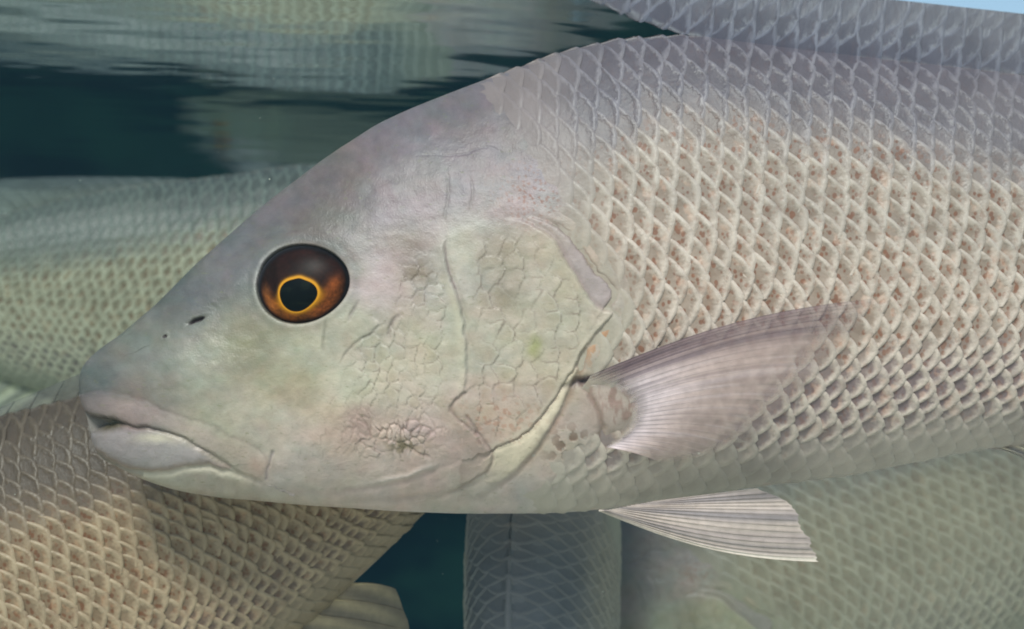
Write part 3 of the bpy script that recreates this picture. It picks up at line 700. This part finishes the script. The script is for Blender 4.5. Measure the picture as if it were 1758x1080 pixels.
# ------------------------------------------------------------------ fins
def fan_fin(base, tip, nr, yfun, bend, memb, rayc, alpha, relief=.02, rr=.018, vfrac=1.):
    ub = np.linspace(0, 1, len(base)); ut = np.linspace(0, 1, len(tip)); base = np.array(base, float); tip = np.array(tip, float)
    fbx, fby, ftx, fty = pchip(ub, base[:, 0]), pchip(ub, base[:, 1]), pchip(ut, tip[:, 0]), pchip(ut, tip[:, 1])
    def pt(u, v):
        x0, y0, x1, y1 = fbx(u), fby(u), ftx(u), fty(u); bd = bend(u) * np.sin(np.pi * v * .9)
        L = np.hypot(x1 - x0, y1 - y0) + 1e-6
        return x0 + (x1 - x0) * v + (y1 - y0) / L * bd, y0 + (y1 - y0) * v - (x1 - x0) / L * bd
    nu, nvv = nr * 4 + 1, 30
    U, V = np.meshgrid(np.linspace(0, 1, nu), np.linspace(0, 1, nvv), indexing='ij')
    V2 = V * (1 - .008 * np.abs(np.sin(U * nr * np.pi)) - .03 * vnoise(U * nr * .7, U * 0, 51))
    x, y = pt(U, V2)
    cr = np.cos(2 * np.pi * U * nr) * .5 + .5
    dep = yfun(x, y, U, V) - relief * cr * ss(0, .15, V) + .03 * (fbm(U * 5, V * 2, 52, 2) - .5) * V
    P_ = unproj(x, y, dep) - ROOT
    C = memb(U, V, x, y) * (1 + .12 * (fbm(U * nr * 1.3, V * 3, 53, 3) - .5))[..., None]
    me = mesh_from('fin_web', P_.reshape(-1, 3), grid_faces(nu, nvv), cols=s2l(C).reshape(-1, 3), alpha=alpha(U, V).ravel(),
                   attrs={'fpos': np.stack([x / 100, 0 * x, y / 100], -1).reshape(-1, 3)})
    me.materials.append(M_fin)
    rays = []
    for i in range(nr + 1):
        u = np.full(12, i / nr); v = np.linspace(0, .985, 12); V2 = v * (1 - .03 * vnoise(u * nr * .7, u * 0, 51))
        x, y = pt(u, V2); dep = yfun(x, y, u, v) - relief * ss(0, .15, v) - .004
        c = unproj(x, y, dep) - ROOT
        tn = np.gradient(c, axis=0); tn /= np.linalg.norm(tn, axis=1, keepdims=True)
        sd = np.cross(tn, [0, -1., 0]); sd /= np.linalg.norm(sd, axis=1, keepdims=True)
        r = (rr * (1.2 - .85 * v))[:, None]; out = np.array([0, -1., 0])
        ring = np.stack([c - sd * r, c + out * r * .45, c + sd * r, c - out * r * .3], 1)
        col = np.repeat(s2l(rayc(u, v, x, y))[:, None], 4, 1); al = np.repeat(np.clip(alpha(u, v) * .8 + .0, 0, 1)[:, None], 4, 1)
        f3 = np.stack([x / 100, 0 * x, y / 100], -1)[:, None].repeat(4, 1)
        m = mesh_from('fin_ray', ring.reshape(-1, 3), grid_faces(12, 4, True), cols=col.reshape(-1, 3), alpha=al.ravel(), attrs={'fpos': f3.reshape(-1, 3)})
        m.materials.append(M_ray); rays.append(m)
    return me, rays

def mixc(f, a, b):
    f = np.clip(f, 0, 1)[..., None]; return np.array(a, float) * (1 - f) + np.array(b, float) * f
FINS = {}
def y_pec(x, y, u, v): return depth(x, np.clip(y, Ttop(x) + 30, Tbot(x) - 20)) - .10 - .15 * np.sin(np.pi * v * .8)
def c_pec(U, V, x, y):
    c = mixc(ss(.0, .34, U + .12 * (fbm(U * 9, V * 2, 91, 2) - .5)), (116, 100, 106), (190, 172, 168))
    c = blend(c, .75 * ss(.1, .3, U) * np.exp(-(V / .30) ** 2), (212, 204, 214))
    st = fbm(U * 75, V * 1.6, 92, 3) - .5
    c = c * (1 + .30 * st * np.exp(-V * .6))[..., None]
    c = blend(c, .5 * ss(.56, .66, fbm(U * 55, V * 1.3, 93, 2)) * ss(.15, .35, U) * .6, (218, 208, 216))
    c = blend(c, .35 * ss(.55, .64, fbm(U * 40, V * 1.1, 94, 2)) * (1 - ss(.2, .5, U)), (80, 70, 84))
    return c
def a_pec(U, V): return np.clip(.97 * ss(-.02, .13, V) * (1 - (.24 + .12 * U) * ss(.2, .6, V)) * (1 - ss(.72 - .1 * U + .12 * ss(.5, 1, U), 1.1, V)), 0, 1)
FINS['pectoral_fin'] = fan_fin(
    [(996, 652), (1030, 656), (1062, 670), (1082, 692), (1086, 712), (1080, 734), (1062, 754), (1040, 767)],
    [(1520, 520), (1500, 545), (1450, 600), (1400, 655), (1350, 710), (1290, 755), (1220, 785), (1140, 797)], 26, y_pec,
    lambda u: 26 * (1 - u) + 4, c_pec, lambda u, v, x, y: blend(c_pec(u, v, x, y), .25 * ss(.12, .4, u), (206, 200, 208)), a_pec, .002, .004)
def c_pel(U, V, x, y):
    c = mixc(.5 + .5 * np.sin(U * 21 + V * 2 + 3 * vnoise(U * 6, V * 2, 71)), (164, 155, 154), (186, 176, 170)); c = blend(c, .85 * ss(.88, .96, U), (232, 226, 216))
    c = blend(c, .45 * np.exp(-((U - .45) / .05) ** 2) + .4 * np.exp(-((U - .8) / .03) ** 2) + .4 * np.exp(-((U - .12) / .06) ** 2), (92, 92, 102)); return c
FINS['pelvic_fin'] = fan_fin(
    [(1120, 862), (1085, 868), (1060, 873), (1040, 876), (1028, 876)],
    [(1305, 838), (1362, 866), (1380, 896), (1400, 930), (1416, 957)], 15,
    lambda x, y, u, v: -.75 - .55 * v - .1 * np.sin(u * 3), lambda u: -26 * ss(.3, 1, u),
    c_pel, lambda u, v, x, y: blend(c_pel(u, v, x, y), .22, (210, 202, 192)), lambda U, V: .98 - .12 * V, .012, .013)
def c_dor(U, V, x, y): return mixc(V, (120, 122, 126), (110, 118, 132))
FINS['dorsal_fin'] = fan_fin([(1560, 112), (1900, 160), (2200, 236), (2450, 314)], [(1590, 100), (1960, 96), (2330, 130), (2620, 262)], 22,
    lambda x, y, u, v: 0 * x + .05 * np.sin(u * 9) * v, lambda u: 0 * u, c_dor, lambda u, v, x, y: c_dor(u, v, x, y) * 1.15, lambda U, V: .85 - .35 * V, .02, .02)
def c_ana(U, V, x, y): return blend(mixc(V, (206, 200, 184), (168, 166, 156)), .35 + .35 * np.sin(U * 60 + 4 * V), (120, 116, 120))
FINS['anal_fin'] = fan_fin([(1680, 770), (1800, 752), (1980, 712), (2150, 656)], [(1740, 782), (1880, 834), (2030, 858), (2140, 846), (2214, 796), (2226, 700)], 12,
    lambda x, y, u, v: 0 * x + .08 * np.sin(u * 9) * v, lambda u: 6 + 0 * u, c_ana, lambda u, v, x, y: np.clip(c_ana(u, v, x, y) * 1.18, 0, 255), lambda U, V: .95 - .2 * V * V, .04, .022)
def c_tai(U, V, x, y): return mixc(V, (138, 136, 136), (112, 114, 120))
FINS['tail_fin'] = fan_fin([(2835, 352), (2850, 400), (2850, 455), (2835, 504)], [(3230, 205), (3140, 360), (3140, 500), (3230, 650)], 18,
    lambda x, y, u, v: 0 * x + .08 * np.sin(u * 12) * v, lambda u: 0 * u, c_tai, lambda u, v, x, y: c_tai(u, v, x, y) * 1.15, lambda U, V: .97 - .1 * V, .02, .022)

# ------------------------------------------------------------------ building each fish
GROUP = 'grey fish crowding under the water surface'
def make_fish(label, loc, rot, flip=False, size=1., both=False, focus=(1350, 430, 1, 1), tint=(1, 1, 1), mark=1., skip=()):
    r = link('fish', None, label=label, category='fish', group=GROUP)
    r.location = loc; r.rotation_euler = rot; r.scale = (-size if flip else size, size, size)
    for n in ('body', 'upper_lip', 'lower_lip'): link(n, ME[n], r)
    e = link('eye', ME['eyeball'], r); link('iris', ME['iris'], e); link('pupil', ME['pupil'], e)
    for n, (web, rays) in FINS.items():
        if n in skip: continue
        f = link(n, web, r)
        for m in rays: link('fin_ray', m, f)
    add_scales(r, *focus)
    if both:
        add_back_scales(r)
        n = 60; x = np.linspace(1000, 2000, n); c = unproj(x, Ttop(x) + 2, 0 * x) - ROOT; a = np.linspace(0, 2 * np.pi, 10, endpoint=False)
        rad = (.11 * np.sin(np.linspace(.02, 3.1, n)) ** .4 * (1 + .12 * np.sin(x / 9)))[:, None]
        V = np.stack([c[:, None, 0] + 0 * rad * a, rad * np.cos(a), c[:, None, 2] + rad * .8 * np.sin(a)], -1).reshape(-1, 3)
        col = s2l(np.repeat(base_tone(x, Ttop(x) + 30)[:, None], 10, 1)).reshape(-1, 3)
        m = mesh_from('folded_dorsal_spines', V, grid_faces(n, 10, True), cols=col, attrs={'fpos': V}); m.materials.append(M_skin)
        link('folded_dorsal_spines', m, r)
    for c in list(r.children): c.color = (*tint, mark)  # holds each fish's own colour plus painted water haze and shade
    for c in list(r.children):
        for d in c.children: d.color = (*tint, 1)
    return r

def place(px, py, y):
    k = (D + y) / D
    return ((px - 879) / 100 * k, y, (540 - py) / 100 * k)
R = math.radians
make_fish('large pale grey fish in front with amber ringed eye and whole head in view', tuple(ROOT), (0, 0, 0), focus=(1340, 400, 1.15, 1), tint=(1.04, .975, .95))
make_fish('greenish fish with brown dotted flank behind the forehead of the front fish', place(726, 545, 20), (0, 0, 0), True, focus=(1750, 330, 1.3, 1), tint=(.72, .79, .68))  # green of the water between is put into its colour
make_fish('brown and gold flanked fish at lower left beneath the jaw of the front fish', place(-505, 1296, 3), (0, -R(22), 0), focus=(1750, 520, 1.2, 1), tint=(.66, .56, .42))
make_fish('olive fish at lower right below the pelvic fin of the front fish', place(1213, 1077, 15), (0, -R(20), 0), size=1.06, focus=(1400, 330, 1, 1), tint=(.76, .77, .68), mark=.42, skip=('pectoral_fin',))
make_fish('dark blue grey fish seen back on, upright below the throat of the front fish', place(938, 826, 7.6), (R(-90), R(90), R(168)), size=.9, both=True, focus=(1150, 110, 1, .5), tint=(.86, .87, .88), mark=.04, skip=('pectoral_fin', 'pelvic_fin'))
make_fish('dim distant fish under the surface at upper left, nearly lost in dark water', place(465, 477, 62), (0, 0, 0), size=.7, focus=(1400, 300, 1, 1), tint=(.18, .22, .21), skip=('pectoral_fin', 'pelvic_fin', 'anal_fin'))  # dimming by far water is put into its colour

# ------------------------------------------------------------------ specks drifting in the water
n = 80; cc = np.stack([rng.uniform(-11, 11, n), rng.uniform(-4, 14, n), rng.uniform(-6, 4.4, n)], 1)
rad = rng.uniform(.005, .014, n); oc = np.array([(1, 0, 0), (-1, 0, 0), (0, 1, 0), (0, -1, 0), (0, 0, 1), (0, 0, -1)], float)
jit = rng.uniform(.5, 1.4, (n, 6, 1))
of = np.array([(0, 2, 4), (2, 1, 4), (1, 3, 4), (3, 0, 4), (2, 0, 5), (1, 2, 5), (3, 1, 5), (0, 3, 5)])
me = mesh_from('water_specks', (cc[:, None] + oc[None] * jit * rad[:, None, None]).reshape(-1, 3), (of[None] + 6 * np.arange(n)[:, None, None]).reshape(-1, 3))
g = NT('water_specks'); g.b.inputs['Base Color'].default_value = (.55, .58, .48, 1); g.b.inputs['Roughness'].default_value = .8
link('water_specks', me, mat=g.m, kind='stuff')

# ------------------------------------------------------------------ tinted water in front of and between the fish
HAZE = True
if HAZE:
    bm = np.array([(x, y, z) for x in (-95, 95) for y in (-33, 78) for z in (-27.5, 7.2)], float)
    fcs = np.array([(0, 1, 3, 2), (4, 6, 7, 5), (0, 4, 5, 1), (2, 3, 7, 6), (0, 2, 6, 4), (1, 5, 7, 3)])
    me = mesh_from('haze', bm, fcs); me.polygons.foreach_set('use_smooth', np.zeros(6, bool))
    g = NT('haze'); g.t.nodes.remove(g.b)
    pv = g.n('VolumePrincipled'); pv.inputs['Color'].default_value = (.05, .11, .13, 1); pv.inputs['Density'].default_value = .005
    pv.inputs['Absorption Color'].default_value = (.1, .5, .45, 1)
    g.t.links.new(pv.outputs[0], g.out.inputs['Volume'])
    link('haze', me, mat=g.m, kind='stuff')
